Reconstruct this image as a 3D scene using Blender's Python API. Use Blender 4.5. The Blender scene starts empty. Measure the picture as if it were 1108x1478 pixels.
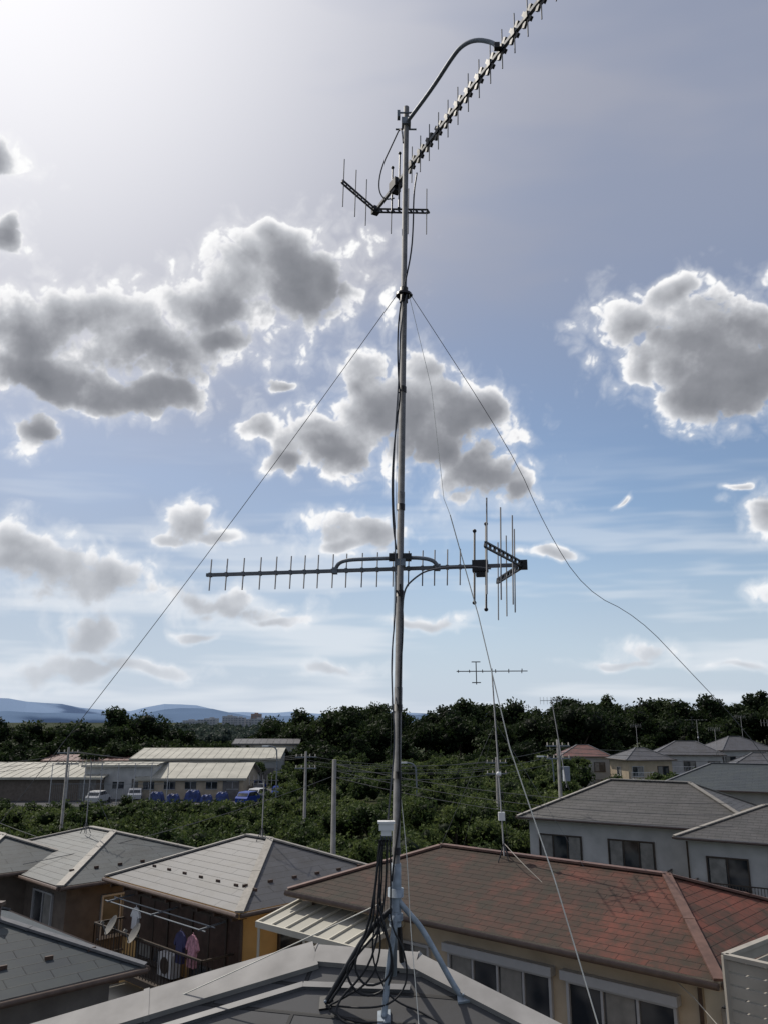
import bpy, math, random
import numpy as np
from mathutils import Vector, Matrix
random.seed(4); rng=np.random.default_rng(7)
scene=bpy.context.scene
GR=-10.2   # street level; z = 0 is the photographer's eye level
# ------------------------------------------------------------------ materials
def new_mat(name):
    m=bpy.data.materials.new(name); m.use_nodes=True
    nt=m.node_tree; b=nt.nodes['Principled BSDF']; return m,nt,b
def N(nt,t,**k):
    n=nt.nodes.new(t)
    for a,v in k.items(): setattr(n,a,v)
    return n
def simple(name,col,rough=.6,metal=0,var=.15,scale=6,bump=0.0,spec=.4,streak=0):
    m,nt,b=new_mat(name)
    tc=N(nt,'ShaderNodeTexCoord'); no=N(nt,'ShaderNodeTexNoise'); no.inputs['Scale'].default_value=scale; no.inputs['Detail'].default_value=6
    if streak:
        mp=N(nt,'ShaderNodeMapping'); mp.inputs['Scale'].default_value=(1,1,streak); nt.links.new(tc.outputs['Object'],mp.inputs[0]); nt.links.new(mp.outputs[0],no.inputs['Vector'])
    else: nt.links.new(tc.outputs['Object'],no.inputs['Vector'])
    r=N(nt,'ShaderNodeValToRGB'); nt.links.new(no.outputs['Fac'],r.inputs[0])
    r.color_ramp.elements[0].position=.3; r.color_ramp.elements[1].position=.7
    r.color_ramp.elements[0].color=(*[c*(1-var) for c in col],1); r.color_ramp.elements[1].color=(*[min(1,c*(1+var)) for c in col],1)
    nt.links.new(r.outputs[0],b.inputs['Base Color'])
    b.inputs['Roughness'].default_value=rough; b.inputs['Metallic'].default_value=metal
    b.inputs['Specular IOR Level'].default_value=spec
    if bump:
        bp=N(nt,'ShaderNodeBump'); bp.inputs['Strength'].default_value=bump; bp.inputs['Distance'].default_value=.02
        nt.links.new(no.outputs['Fac'],bp.inputs['Height']); nt.links.new(bp.outputs[0],b.inputs['Normal'])
    return m
def roof_mat(name,c1,c2,bw=.9,rh=.28,stain=(.05,.045,.04),stain_amt=.5,rough=.55,red=None,spec=.35,joint=.010):
    m,nt,b=new_mat(name); L=nt.links.new
    tc=N(nt,'ShaderNodeTexCoord'); br=N(nt,'ShaderNodeTexBrick')
    L(tc.outputs['UV'],br.inputs['Vector']); br.inputs['Scale'].default_value=1
    br.inputs['Brick Width'].default_value=bw; br.inputs['Row Height'].default_value=rh; br.inputs['Mortar Size'].default_value=joint
    br.inputs['Mortar Smooth'].default_value=.4
    br.inputs['Color1'].default_value=(*c1,1); br.inputs['Color2'].default_value=(*c2,1); br.inputs['Mortar'].default_value=(*[c*.4 for c in c1],1)
    col=br.outputs['Color']
    if red:
        g=N(nt,'ShaderNodeSeparateXYZ'); L(tc.outputs['UV'],g.inputs[0])
        n2=N(nt,'ShaderNodeTexNoise'); n2.inputs['Scale'].default_value=.6; n2.inputs['Detail'].default_value=8; n2.inputs['Roughness'].default_value=.66; L(tc.outputs['UV'],n2.inputs['Vector'])
        mr=N(nt,'ShaderNodeMapRange'); L(g.outputs[0],mr.inputs[0]); mr.inputs[1].default_value=3; mr.inputs[2].default_value=10.5
        mr.inputs[3].default_value=-.35; mr.inputs[4].default_value=.55
        ad=N(nt,'ShaderNodeMath',operation='ADD'); ad.use_clamp=True; L(mr.outputs[0],ad.inputs[0])
        m3=N(nt,'ShaderNodeMath',operation='MULTIPLY_ADD'); L(n2.outputs['Fac'],m3.inputs[0]); m3.inputs[1].default_value=3.4; m3.inputs[2].default_value=-1.6
        L(m3.outputs[0],ad.inputs[1])
        mx=N(nt,'ShaderNodeMix',data_type='RGBA',blend_type='MIX'); L(ad.outputs[0],mx.inputs[0]); L(col,mx.inputs[6])
        br2=N(nt,'ShaderNodeTexBrick'); L(tc.outputs['UV'],br2.inputs['Vector']); br2.inputs['Scale'].default_value=1
        br2.inputs['Brick Width'].default_value=bw; br2.inputs['Row Height'].default_value=rh; br2.inputs['Mortar Size'].default_value=joint
        br2.inputs['Color1'].default_value=(*red,1); br2.inputs['Color2'].default_value=(*[c*.86 for c in red],1); br2.inputs['Mortar'].default_value=(*[c*.4 for c in red],1)
        L(br2.outputs['Color'],mx.inputs[7]); col=mx.outputs[2]
    no=N(nt,'ShaderNodeTexNoise'); no.inputs['Scale'].default_value=1.3; no.inputs['Detail'].default_value=9; no.inputs['Roughness'].default_value=.7
    L(tc.outputs['Object'],no.inputs['Vector'])
    rp=N(nt,'ShaderNodeValToRGB'); rp.color_ramp.elements[0].position=.44; rp.color_ramp.elements[1].position=.62; L(no.outputs['Fac'],rp.inputs[0])
    mu=N(nt,'ShaderNodeMath',operation='MULTIPLY'); L(rp.outputs[0],mu.inputs[0]); mu.inputs[1].default_value=stain_amt
    m2=N(nt,'ShaderNodeMix',data_type='RGBA'); L(mu.outputs[0],m2.inputs[0]); L(col,m2.inputs[6]); m2.inputs[7].default_value=(*stain,1)
    L(m2.outputs[2],b.inputs['Base Color']); b.inputs['Roughness'].default_value=rough; b.inputs['Specular IOR Level'].default_value=spec
    sp=N(nt,'ShaderNodeSeparateXYZ'); L(tc.outputs['UV'],sp.inputs[0])
    dv=N(nt,'ShaderNodeMath',operation='DIVIDE'); L(sp.outputs[1],dv.inputs[0]); dv.inputs[1].default_value=rh
    fr=N(nt,'ShaderNodeMath',operation='FRACT'); L(dv.outputs[0],fr.inputs[0])
    iv=N(nt,'ShaderNodeMath',operation='SUBTRACT'); iv.inputs[0].default_value=1; L(fr.outputs[0],iv.inputs[1])
    sb=N(nt,'ShaderNodeMath',operation='SUBTRACT'); L(iv.outputs[0],sb.inputs[0]); L(br.outputs['Fac'],sb.inputs[1])
    bp=N(nt,'ShaderNodeBump'); bp.inputs['Strength'].default_value=.9; bp.inputs['Distance'].default_value=.03
    L(sb.outputs[0],bp.inputs['Height']); L(bp.outputs[0],b.inputs['Normal'])
    return m
def leaf_mat(name,dark,mid,light):
    m,nt,b=new_mat(name); L=nt.links.new
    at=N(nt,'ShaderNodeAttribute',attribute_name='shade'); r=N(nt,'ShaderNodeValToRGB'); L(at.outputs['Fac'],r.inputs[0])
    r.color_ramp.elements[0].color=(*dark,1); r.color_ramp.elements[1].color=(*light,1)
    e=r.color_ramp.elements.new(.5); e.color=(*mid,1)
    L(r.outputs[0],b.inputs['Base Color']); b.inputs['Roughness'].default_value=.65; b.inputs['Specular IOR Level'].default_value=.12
    tr=N(nt,'ShaderNodeBsdfTranslucent'); L(r.outputs[0],tr.inputs[0]); ms=N(nt,'ShaderNodeMixShader'); ms.inputs[0].default_value=.35
    out=[n for n in nt.nodes if n.type=='OUTPUT_MATERIAL'][0]
    L(b.outputs[0],ms.inputs[1]); L(tr.outputs[0],ms.inputs[2]); L(ms.outputs[0],out.inputs[0])
    return m
M={}
M['alu']=simple('mast_aluminium',(.15,.15,.152),.68,.15,.25,30,spec=.25)
M['steel']=simple('galvanised_steel',(.18,.2,.225),.6,.25,.25,25,spec=.3)
M['steel_l']=simple('galvanised_steel_light',(.27,.31,.35),.6,.25,.25,25,spec=.3)
M['alu_l']=simple('antenna_aluminium',(.15,.155,.165),.6,.25,.12,30,spec=.3)
M['blk']=simple('black_plastic',(.012,.012,.014),.5,0,.2,20)
M['cable']=simple('cable_black',(.012,.012,.014),.5)
M['cableg']=simple('cable_grey',(.09,.09,.10),.55)
M['wire']=simple('guy_wire_steel',(.12,.12,.12),.6,.2)
M['rope']=simple('guy_rope_cream',(.66,.63,.55),.6)
M['wht']=simple('white_plastic',(.68,.68,.67),.5,0,.05)
M['glass'],_nt,_b=new_mat('window_glass')
_b.inputs['Roughness'].default_value=.06
_tc=N(_nt,'ShaderNodeTexCoord'); _no=N(_nt,'ShaderNodeTexNoise'); _no.inputs['Scale'].default_value=.9; _nt.links.new(_tc.outputs['Object'],_no.inputs[0])
_r=N(_nt,'ShaderNodeValToRGB'); _r.color_ramp.elements[0].position=.45; _r.color_ramp.elements[0].color=(.02,.024,.03,1); _r.color_ramp.elements[1].position=.6; _r.color_ramp.elements[1].color=(.09,.09,.09,1)
_nt.links.new(_no.outputs['Fac'],_r.inputs[0]); _nt.links.new(_r.outputs[0],_b.inputs['Base Color'])
M['curtain']=simple('curtain',(.22,.21,.19),.9,0,.25,3,0,.4,0)
M['frame']=simple('window_frame',(.42,.42,.42),.45,.2,.05)
M['frame_d']=simple('window_frame_bronze',(.07,.055,.045),.4,.3,.1)
M['brown']=simple('brown_wood',(.07,.04,.028),.6,0,.3,5)
M['wall_o']=simple('ochre_render_wall',(.58,.36,.14),.85,0,.14,1.4,.1)
M['wall_g']=simple('grey_brown_wall',(.13,.105,.085),.85,0,.2,3,.1)
M['wall_b']=simple('beige_render_wall',(.42,.34,.24),.85,0,.16,1.3,.1)
M['wall_w']=simple('white_siding_wall',(.44,.43,.41),.8,0,.14,1.2,.1)
M['wall_f']=simple('pale_siding_wall',(.33,.325,.31),.85,0,.14,.8,.1)
M['wall_d']=simple('dark_render_wall',(.15,.14,.13),.85,0,.2,2.5,.1)
M['cream']=simple('cream_metal',(.50,.47,.39),.6,0,.14,.8)
M['wroof']=simple('warehouse_roof_cream',(.36,.345,.29),.7,0,.2,.35)
M['cream_d']=simple('cream_louvre',(.34,.31,.26),.6,0,.14,3)
M['cap_t']=simple('ridge_cap_tan',(.25,.23,.20),.6,.05,.2,8)
M['cap_r']=simple('ridge_cap_brown_red',(.13,.07,.052),.6,.05,.3,5)
M['cap_d']=simple('ridge_cap_dark',(.12,.12,.125),.5,.1,.2,8)
M['gutter']=simple('gutter_brown',(.10,.07,.055),.5,0,.2)
M['r_beige']=roof_mat('roof_slate_grey',(.095,.095,.10),(.082,.082,.087),2.4,.3,(.05,.045,.04),.5)
M['r_grey']=roof_mat('roof_slate_green_grey',(.08,.09,.09),(.07,.078,.08),2.0,.3,(.04,.04,.035),.5)
M['r_dark']=roof_mat('roof_slate_dark',(.045,.055,.06),(.035,.043,.05),.9,.27,(.06,.07,.065),.5)
M['r_red']=roof_mat('roof_slate_red_weathered',(.065,.042,.032),(.052,.036,.028),.6,.20,(.038,.037,.028),.8,.75,(.175,.058,.041),.15,.008)
M['r_white']=roof_mat('roof_tile_grey_brown',(.08,.075,.072),(.065,.062,.06),.6,.28,(.04,.04,.035),.5)
M['r_own']=roof_mat('roof_metal_slate',(.085,.085,.088),(.075,.075,.078),.9,.18,(.05,.045,.04),.6,.6,None,.25,.012)
M['own_cap']=simple('roof_cap_light_grey',(.25,.24,.23),.65,.05,.28,4)
M['r_far']=roof_mat('roof_far_grey',(.09,.09,.10),(.075,.075,.08),1,.35)
M['r_farred']=roof_mat('roof_far_red',(.17,.075,.062),(.14,.06,.05),1,.35)
M['conc']=simple('concrete_pole',(.2,.195,.185),.85,0,.2,4)
M['asph']=simple('asphalt',(.05,.05,.052),.9,0,.2,2)
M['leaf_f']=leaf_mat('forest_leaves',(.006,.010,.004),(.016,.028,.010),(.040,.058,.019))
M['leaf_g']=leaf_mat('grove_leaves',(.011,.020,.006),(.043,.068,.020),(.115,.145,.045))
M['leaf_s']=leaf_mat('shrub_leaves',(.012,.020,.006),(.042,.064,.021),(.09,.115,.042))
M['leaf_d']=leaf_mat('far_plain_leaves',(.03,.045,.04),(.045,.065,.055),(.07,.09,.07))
M['bark']=simple('bark',(.06,.045,.033),.9,0,.3,6)
M['tarp']=simple('blue_tarp',(.025,.045,.15),.6,0,.6,2)
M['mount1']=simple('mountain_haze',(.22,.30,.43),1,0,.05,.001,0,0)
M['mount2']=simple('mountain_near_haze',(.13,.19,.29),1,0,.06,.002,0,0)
M['hazewall']=simple('distant_block_wall',(.38,.39,.41),.9,0,.08,.05)
M['hazered']=simple('distant_red_wall',(.33,.24,.21),.9,0,.08,.05)
M['hazewin']=simple('distant_window',(.18,.20,.24),.6,0,.1,.05)
M['tyre']=simple('tyre',(.02,.02,.02),.8)
M['cloth1']=simple('clothes_dark',(.05,.05,.12),.9)
M['cloth2']=simple('clothes_pink',(.5,.25,.3),.9,0,.5,12)
# ------------------------------------------------------------------ mesh builder
class MB:
    def __init__(s): s.v=[];s.f=[];s.m=[];s.uv=[];s.sm=[]
    def face(s,pts,mat=0,uv=None,sm=False):
        i=len(s.v); s.v+= [tuple(p) for p in pts]; s.f.append(tuple(range(i,i+len(pts)))); s.m.append(mat); s.sm.append(sm)
        s.uv+= uv if uv else [(p[0],p[2]) for p in pts]
    def box(s,c,size,ax=(1,0,0),ay=(0,1,0),az=(0,0,1),mat=0):
        c=Vector(c);X=Vector(ax)*size[0]/2;Y=Vector(ay)*size[1]/2;Z=Vector(az)*size[2]/2
        P=[c+X*i+Y*j+Z*k for k in(-1,1) for j in(-1,1) for i in(-1,1)]
        for q in((0,2,3,1),(4,5,7,6),(0,1,5,4),(2,6,7,3),(0,4,6,2),(1,3,7,5)): s.face([P[a] for a in q],mat)
    def beam(s,p,q,w,h,mat=0,up=(0,0,1)):
        p=Vector(p);q=Vector(q);d=(q-p);l=d.length
        if l<1e-6:return
        d/=l; r=d.cross(Vector(up))
        if r.length<1e-4:r=Vector((1,0,0))
        r.normalize();u=r.cross(d)
        s.box((p+q)/2,(l,w,h),d,r,u,mat)
    def tube(s,pts,r,mat=0,n=8,caps=True):
        pts=[Vector(p) for p in pts]; k=len(pts)
        rs=r if isinstance(r,(list,tuple)) else [r]*k
        rings=[];pr=None
        for i,p in enumerate(pts):
            d=(pts[min(i+1,k-1)]-pts[max(i-1,0)]).normalized()
            if pr is None:
                a=Vector((0,0,1)) if abs(d.z)<.9 else Vector((1,0,0)); x=d.cross(a).normalized()
            else:
                x=(pr-d*pr.dot(d)).normalized()
            pr=x;y=d.cross(x)
            rings.append([p+(x*math.cos(t*2*math.pi/n)+y*math.sin(t*2*math.pi/n))*rs[i] for t in range(n)])
        base=len(s.v)
        for R in rings:
            for p in R: s.v.append(tuple(p))
        for i in range(k-1):
            for t in range(n):
                a=base+i*n+t;b=base+i*n+(t+1)%n
                s.f.append((a,b,b+n,a+n)); s.m.append(mat); s.sm.append(n>4)
        if caps:
            s.f.append(tuple(base+t for t in range(n))); s.m.append(mat); s.sm.append(False)
            s.f.append(tuple(base+(k-1)*n+t for t in range(n))); s.m.append(mat); s.sm.append(False)
        s.uv+=[(0,0)]*(len(rings)*n)
    def ball(s,c,r,mat=0,n=8):
        c=Vector(c); s.tube([c+Vector((0,0,r*math.cos(a))) for a in [math.pi-.02,2.4,1.8,1.3,.7,.02]],[r*math.sin(a) for a in [math.pi-.02,2.4,1.8,1.3,.7,.02]],mat,n)
    def obj(s,name,mats,parent=None):
        me=bpy.data.meshes.new(name); me.from_pydata(s.v,[],s.f)
        for m in mats: me.materials.append(m)
        me.polygons.foreach_set('material_index',s.m); me.polygons.foreach_set('use_smooth',s.sm)
        ul=me.uv_layers.new(name='UVMap'); li=np.zeros(len(me.loops),dtype=np.int32); me.loops.foreach_get('vertex_index',li)
        ul.data.foreach_set('uv',np.array(s.uv,dtype=np.float32)[li].ravel())
        me.update(); o=bpy.data.objects.new(name,me); scene.collection.objects.link(o)
        if parent:o.parent=parent
        return o
def empty(name,loc=(0,0,0)):
    o=bpy.data.objects.new(name,None); scene.collection.objects.link(o); return o
def sag(p,q,s,n=14):
    p=Vector(p);q=Vector(q); return [p.lerp(q,i/n)-Vector((0,0,s*4*(i/n)*(1-i/n))) for i in range(n+1)]
def smooth(pts,it=2):
    P=[Vector(p) for p in pts]
    for _ in range(it):
        Q=[P[0]]
        for a,b in zip(P,P[1:]): Q+=[a.lerp(b,.25),a.lerp(b,.75)]
        Q.append(P[-1]);P=Q
    return P
# ------------------------------------------------------------------ houses
class House:
    def __init__(h,name,O,A,L,W,e,rise,s0,s1,wall,roof,cap,gut='gutter',over=.5,B=None,ground=GR,caps=.2):
        h.root=empty(name); h.O=Vector((O[0],O[1],0)); h.A=Vector((A[0],A[1],0)).normalized()
        h.B=Vector(B).normalized() if B else Vector((-h.A.y,h.A.x,0))
        if not B and h.B.y<0: h.B=-h.B
        h.L,h.W,h.e,h.over=L,W,e,over
        P=h.P; th=.16
        rb=MB()
        c=[P(0,0,e),P(L,0,e),P(L,W,e),P(0,W,e)]; r0=P(s0,W/2,e+rise); r1=P(s1,W/2,e+rise)
        sl=math.hypot(W/2,rise)
        rb.face([c[0],c[1],r1,r0],0,[(0,0),(L,0),(s1,sl),(s0,sl)])
        rb.face([c[2],c[3],r0,r1],0,[(0,0),(L,0),(L-s0,sl),(L-s1,sl)])
        sl0=math.hypot(s0,rise)
        rb.face([c[3],c[0],r0],0,[(0+20,0),(W+20,0),(W/2+20,sl0)]); sl1=math.hypot(L-s1,rise)
        rb.face([c[1],c[2],r1],0,[(0+7,0),(W+7,0),(W/2+7,sl1)])
        d=Vector((0,0,th))
        for i in range(4):
            a,b=c[i],c[(i+1)%4]; rb.face([a-d,b-d,b,a],1)
        rb.face([x-d for x in c],1)
        for a,b in((c[0],r0),(c[3],r0),(c[1],r1),(c[2],r1),(r0,r1)):
            up=Vector((0,0,.025)); rb.beam(a+up,b+up,caps,.05,2)
            n=max(1,int((b-a).length/1.8))
            for i in range(1,n): q=a.lerp(b,i/n)+up; rb.beam(q,q+(b-a).normalized()*.05,caps+.02,.062,2)
        for i in range(4):
            a,b=c[i],c[(i+1)%4]; mid=(c[0]+c[2])/2
            off=((a+b)/2-mid).normalized()*.07-Vector((0,0,.07)); rb.tube([a+off,b+off],.06,3,6)
        rb.obj('roof',[M[roof],M[wall],M[cap],M[gut]],h.root)
        w=MB(); o=over; q=[P(o,o,0),P(L-o,o,0),P(L-o,W-o,0),P(o,W-o,0)]
        for i in range(4):
            a,b=q[i].copy(),q[(i+1)%4].copy()
            w.face([Vector((a.x,a.y,ground)),Vector((b.x,b.y,ground)),Vector((b.x,b.y,e-th+.0)),Vector((a.x,a.y,e-th))])
        w.obj('walls',[M[wall]],h.root)
        h.det=MB(); h.detm=['frame','glass','wht','brown','gutter','frame_d','cream','steel','curtain']
    def P(h,s,t,z):
        v=h.O+h.A*s+h.B*t; return Vector((v.x,v.y,z))
    def wf(h,face,pos,z,out=0):
        o=h.over
        if face=='t0': return h.P(pos,o-out,z),h.A,-h.B
        if face=='s0': return h.P(o-out,pos,z),h.B,-h.A
        if face=='sL': return h.P(h.L-o+out,pos,z),h.B,h.A
        return h.P(pos,h.W-o+out,z),h.A,h.B
    def win(h,face,pos,z0,w,hh,panes=2,fm=0,sill=True,shutter=False):
        c,al,ou=h.wf(face,pos,z0+hh/2); d=h.det; Z=Vector((0,0,1))
        d.box(c+ou*.005,(w,.03,hh),al,ou,Z,1)
        for i in range(panes):
            if (i+int(abs(pos*3)))%2==0: d.box(c+al*(w*((i+.5)/panes-.5))+ou*.012,(w/panes*.8,.03,hh*.94),al,ou,Z,8)
        for sg in(-1,1):
            d.box(c+al*sg*(w/2)+ou*.035,(.06,.09,hh+.06),al,ou,Z,fm); d.box(c+Z*sg*(hh/2)+ou*.037,(w+.06,.094,.06),al,ou,Z,fm)
        for i in range(1,panes): d.box(c+al*(w*(i/panes-.5))+ou*.03,(.05,.06,hh-.06),al,ou,Z,fm)
        if sill: d.box(c-Z*(hh/2+.05)+ou*.06,(w+.16,.14,.04),al,ou,Z,fm)
        if shutter: d.box(c+Z*(hh/2+.12)+ou*.09,(w+.2,.2,.17),al,ou,Z,fm)
    def railing(h,face,p0,p1,z0,out,hh=1.05,mat=5,step=.12,slab=True):
        a,al,ou=h.wf(face,p0,z0); b,_,_=h.wf(face,p1,z0); d=h.det; Z=Vector((0,0,1))
        A0=a+ou*out;B0=b+ou*out
        if slab: d.box((a+b)/2+ou*out/2-Z*.08,((b-a).length,out,.16),al,ou,Z,mat)
        for p,q in((A0,B0),(a,A0),(b,B0)):
            d.beam(p+Z*hh,q+Z*hh,.06,.05,mat); d.beam(p+Z*.12,q+Z*.12,.04,.04,mat)
            n=max(1,int((q-p).length/step))
            for i in range(n+1):
                x=p.lerp(q,i/n); d.beam(x+Z*.05,x+Z*hh,.022,.022,mat,up=(1,0,0))
    def band(h,z,hh,mat):
        o=h.over-.03; q=[h.P(o,o,z),h.P(h.L-o,o,z),h.P(h.L-o,h.W-o,z),h.P(o,h.W-o,z)]
        for i in range(4): h.det.beam(q[i],q[(i+1)%4],.07,hh,mat)
    def done(h,extra=None):
        if h.det.v: h.det.obj('windows_and_fittings',[M[k] for k in h.detm],h.root)
a2=(-.716,.697); b2=(.697,.716,0)
H1=House('ochre_house',(-3.84,23.2),a2,7.4,6.8,-4.94,1.22,3.1,4.35,'wall_o','r_beige','cap_t',B=b2,caps=.24)
Z=Vector((0,0,1)); d=H1.det
d.box(H1.wf('t0',3.7,-5.9,.0)[0]+H1.wf('t0',0,0)[2]*.02,(6.38,.05,1.6),H1.A,H1.B,Z,3)  # brown panel stands in for the shade on the upper left wall
H1.win('t0',2.0,-7.1,1.7,1.75,2,5); H1.win('t0',5.0,-7.1,1.7,1.75,2,5)
H1.railing('t0',.8,6.8,-7.2,1.05,1.05,5,.16)
d.box(H1.wf('t0',3.5,-8.0,.6)[0],(6,1.5,.1),H1.A,H1.B,Z,6)
H1.win('s0',2.6,-6.9,1.7,1.6,2,5); H1.win('s0',5.4,-7.0,1.2,1.3,2,5); H1.win('s0',2.2,-9.6,1.7,1.7,2,5); H1.band(-7.55,.16,3)
d.tube([H1.P(.45,.4,-5.05),H1.P(.46,.44,-5.4),H1.P(.46,.44,GR)],.045,4,8)
for zz,oo in((-5.45,.55),(-5.5,.85)):
    A0=H1.wf('t0',1.0,zz,oo)[0];B0=H1.wf('t0',6.6,zz,oo)[0]; d.tube([A0,B0],.018,7,6)
for s in(1.2,3.7,6.3): d.beam(H1.wf('t0',s,-5.4,.0)[0],H1.wf('t0',s,-5.48,.95)[0],.04,.04,7)
for i in range(9): d.box(H1.P(.35+i*.83,.25,-5.16),(.08,.5,.09),H1.A,H1.B,Z,3)
for i in range(7): d.box(H1.P(.6+i*.9,.95,-4.94+.36),(.16,.05,.08),H1.A,H1.B,Z,3)
for i in range(6): d.box(H1.P(1.0,.9+i*.9,-4.94+.42),(.05,.16,.08),H1.A,H1.B,Z,3)
c=H1.wf('t0',3.5,-6.85,.35)[0]; d.box(c,(.75,.28,.6),H1.A,H1.B,Z,2); d.tube([c-H1.B*.15,c-H1.B*.17],.22,5,14)
H1.done()
def dish(name,c,aim,r):
    m=MB(); aim=Vector(aim).normalized(); x=aim.cross(Z).normalized(); y=x.cross(aim); c=Vector(c)
    k=20
    rings=[(0,-.28),(.35,-.24),(.7,-.13),(1,0)]
    for (ra,da),(rb_,db) in zip(rings,rings[1:]):
        for i in range(k):
            t0=i*2*math.pi/k;t1=(i+1)*2*math.pi/k
            f=lambda rr,dd,t:c+(x*math.cos(t)*rr+y*math.sin(t)*rr*1.08)*r+aim*dd*r
            m.face([f(ra,da,t0),f(ra,da,t1),f(rb_,db,t1),f(rb_,db,t0)],0,sm=True)
    m.beam(c-y*r-aim*.02,c+aim*r*.95-y*r*.25,.02,.02,1); m.box(c+aim*r*.98-y*r*.2,(.07,.07,.1),x,y,aim,0)
    m.tube([c-aim*r*.3,c-aim*r*.6,c-aim*r*.6-Z*.6],.022,1,8)
    return m.obj(name,[M['curtain'],M['steel']])
dish('satellite_dish',H1.wf('t0',5.6,-6.0,1.15)[0],(-.75,-.5,.55),.27)
dish('satellite_dish',H1.wf('t0',4.2,-6.0,1.15)[0],(-.75,-.5,.55),.27)
def shirt(name,c,ax,mat,w=.5,hh=.75):
    m=MB(); c=Vector(c);ax=Vector(ax); o=Vector((ax.y,-ax.x,0))*.06
    pr=[(-.12,0),(-.5,-.12),(-.75,-.42),(-.58,-.5),(-.42,-.32),(-.42,-1),(.42,-1),(.42,-.32),(.58,-.5),(.75,-.42),(.5,-.12),(.12,0)]
    f=[c+ax*px*w+Z*py*hh for px,py in pr]
    for s in(-1,1): m.face([q+o*s*(.4+.6*abs(pr[i][1])) for i,q in enumerate(f)],0)
    for i in range(12):
        a,b=f[i],f[(i+1)%12]; j=(i+1)%12; m.face([a-o*(.4+.6*abs(pr[i][1])),b-o*(.4+.6*abs(pr[j][1])),b+o*(.4+.6*abs(pr[j][1])),a+o*(.4+.6*abs(pr[i][1]))],0)
    m.tube([c+Z*.0,c+Z*.06],.01,0,5)
    return m.obj(name,[M[mat]])
shirt('hanging_clothes',H1.wf('t0',1.5,-5.65,.9)[0],H1.A,'cloth2',.4,.8)
shirt('hanging_clothes',H1.wf('t0',2.1,-5.65,.9)[0],H1.A,'cloth1',.4,.8)
shirt('hanging_clothes',H1.wf('t0',5.2,-5.55,.55)[0],H1.A,'wht',.35,.6)
H2=House('grey_roof_house',(-10.7,28.6),a2,9.2,7.4,-5.3,1.05,3.6,5.6,'wall_g','r_grey','cap_t',B=b2,caps=.26)
H2.win('t0',2.2,-7.2,1.5,1.4,2,0); H2.win('s0',2.5,-7.2,1.4,1.3,2,0)
for i in range(8): H2.det.box(H2.P(.9,.8+i*.9,-5.3+.3),(.05,.16,.08),H2.A,H2.B,Z,3)
H2.done()
H2b=House('grey_roof_house',(-14.6,29.3),a2,7,5,-5.2,.95,2.5,4.5,'wall_g','r_grey','cap_t',B=b2,caps=.26)
H2b.win('t0',2.2,-7.2,1.5,1.4,2,0); H2b.done()
A3=(-.697,-.716); B3=(-.716,.697,0)
H3=House('dark_roof_house',(-4.92,18.3),A3,9,7.2,-4.9,1.35,3.4,5.6,'wall_d','r_dark','cap_d',B=B3,caps=.2)
H3.win('t0',1.6,-7.0,1.6,1.2,2,0); H3.win('t0',4.2,-7.0,1.6,1.2,2,0); H3.win('s0',2.5,-7,1.3,1.2,2,0)
H3.det.tube([H3.P(2.2,2.3,-4.1),H3.P(2.2,2.3,-3.75)],.06,4,10); H3.det.box(H3.P(2.2,2.3,-3.72),(.2,.2,.07),mat=4)
for i in range(8): H3.det.box(H3.P(.8+i*.9,.8,-4.9+.32),(.16,.05,.08),H3.A,H3.B,Z,3)
H3.done()
A4=Vector((8.25,-7.64)).normalized()
H4=House('red_roof_house',(-2.53,22.8),A4,11.24,6.5,-4.3,1.0,2.6,8.95,'wall_b','r_red','cap_r',caps=.2)
H4.win('t0',6.3,-6.3,2.6,1.3,4,0,True,True); H4.win('t0',9.1,-6.3,2.2,1.3,3,0,True,True); H4.win('t0',3.9,-6.1,1.0,1.1,2,0)
H4.win('sL',2,-6.3,1.6,1.2,2,0); H4.win('s0',3,-6.6,1.2,1.1,2,0); H4.band(-7.3,.14,4)
d=H4.det
for s in(.55,11.24-.55): d.tube([H4.P(s,.42,-4.46),H4.P(s,.43,GR)],.04,4,8)
for i in range(14): d.beam(H4.wf('t0',.8+i*.74,-4.475,0)[0],H4.wf('t0',.8+i*.74,-4.475,.42)[0],.05,.02,4)
H4.done()
aw=MB(); o=H4.over
q=[H4.P(.0,o,-4.62),H4.P(3.6,o,-4.62),H4.P(3.6,o-1.5,-4.95),H4.P(.0,o-1.5,-4.95)]
aw.face(q,1); aw.face([x-Z*.05 for x in q],1)
for i in range(8):
    k=i/7; aw.beam(q[0].lerp(q[1],k)+Z*.03,q[3].lerp(q[2],k)+Z*.03,.04,.05,0)
aw.beam(q[3],q[2],.07,.14,0); aw.beam(q[0],q[3],.06,.12,0); aw.beam(q[1],q[2],.06,.12,0)
for k in(0.03,.5,.97):
    b=q[3].lerp(q[2],k); aw.beam(b,Vector((b.x,b.y,-6.9)),.06,.06,0,up=(1,0,0))
bz=-6.9; w0=H4.P(0,o,bz);w1=H4.P(3.6,o,bz);w2=H4.P(3.6,o-1.5,bz);w3=H4.P(0,o-1.5,bz)
aw.face([w0,w1,w2,w3],0); aw.face([x-Z*.15 for x in (w0,w1,w2,w3)],0)
for a,b in((w0,w3),(w3,w2),(w2,w1)):
    aw.beam(a+Z*1.05,b+Z*1.05,.06,.06,0); aw.beam(a-Z*.07,b-Z*.07,.05,.16,0)
    n=int((b-a).length/.13)
    for i in range(n+1): x=a.lerp(b,i/n); aw.beam(x,x+Z*1.05,.025,.025,0,up=(1,0,0))
aw.obj('awning',[M['cream'],M['wroof']],H4.root)
A5=(.836,-.548)
H5=House('white_wall_house',(7.5,47.9),A5,13,8,-5.2,1.9,4.2,8.6,'wall_w','r_white','cap_t',caps=.26)
for s,w in((2.3,2.4),(6.2,2.4)): H5.win('t0',s,-8.0,w,1.9,3,5)
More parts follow.
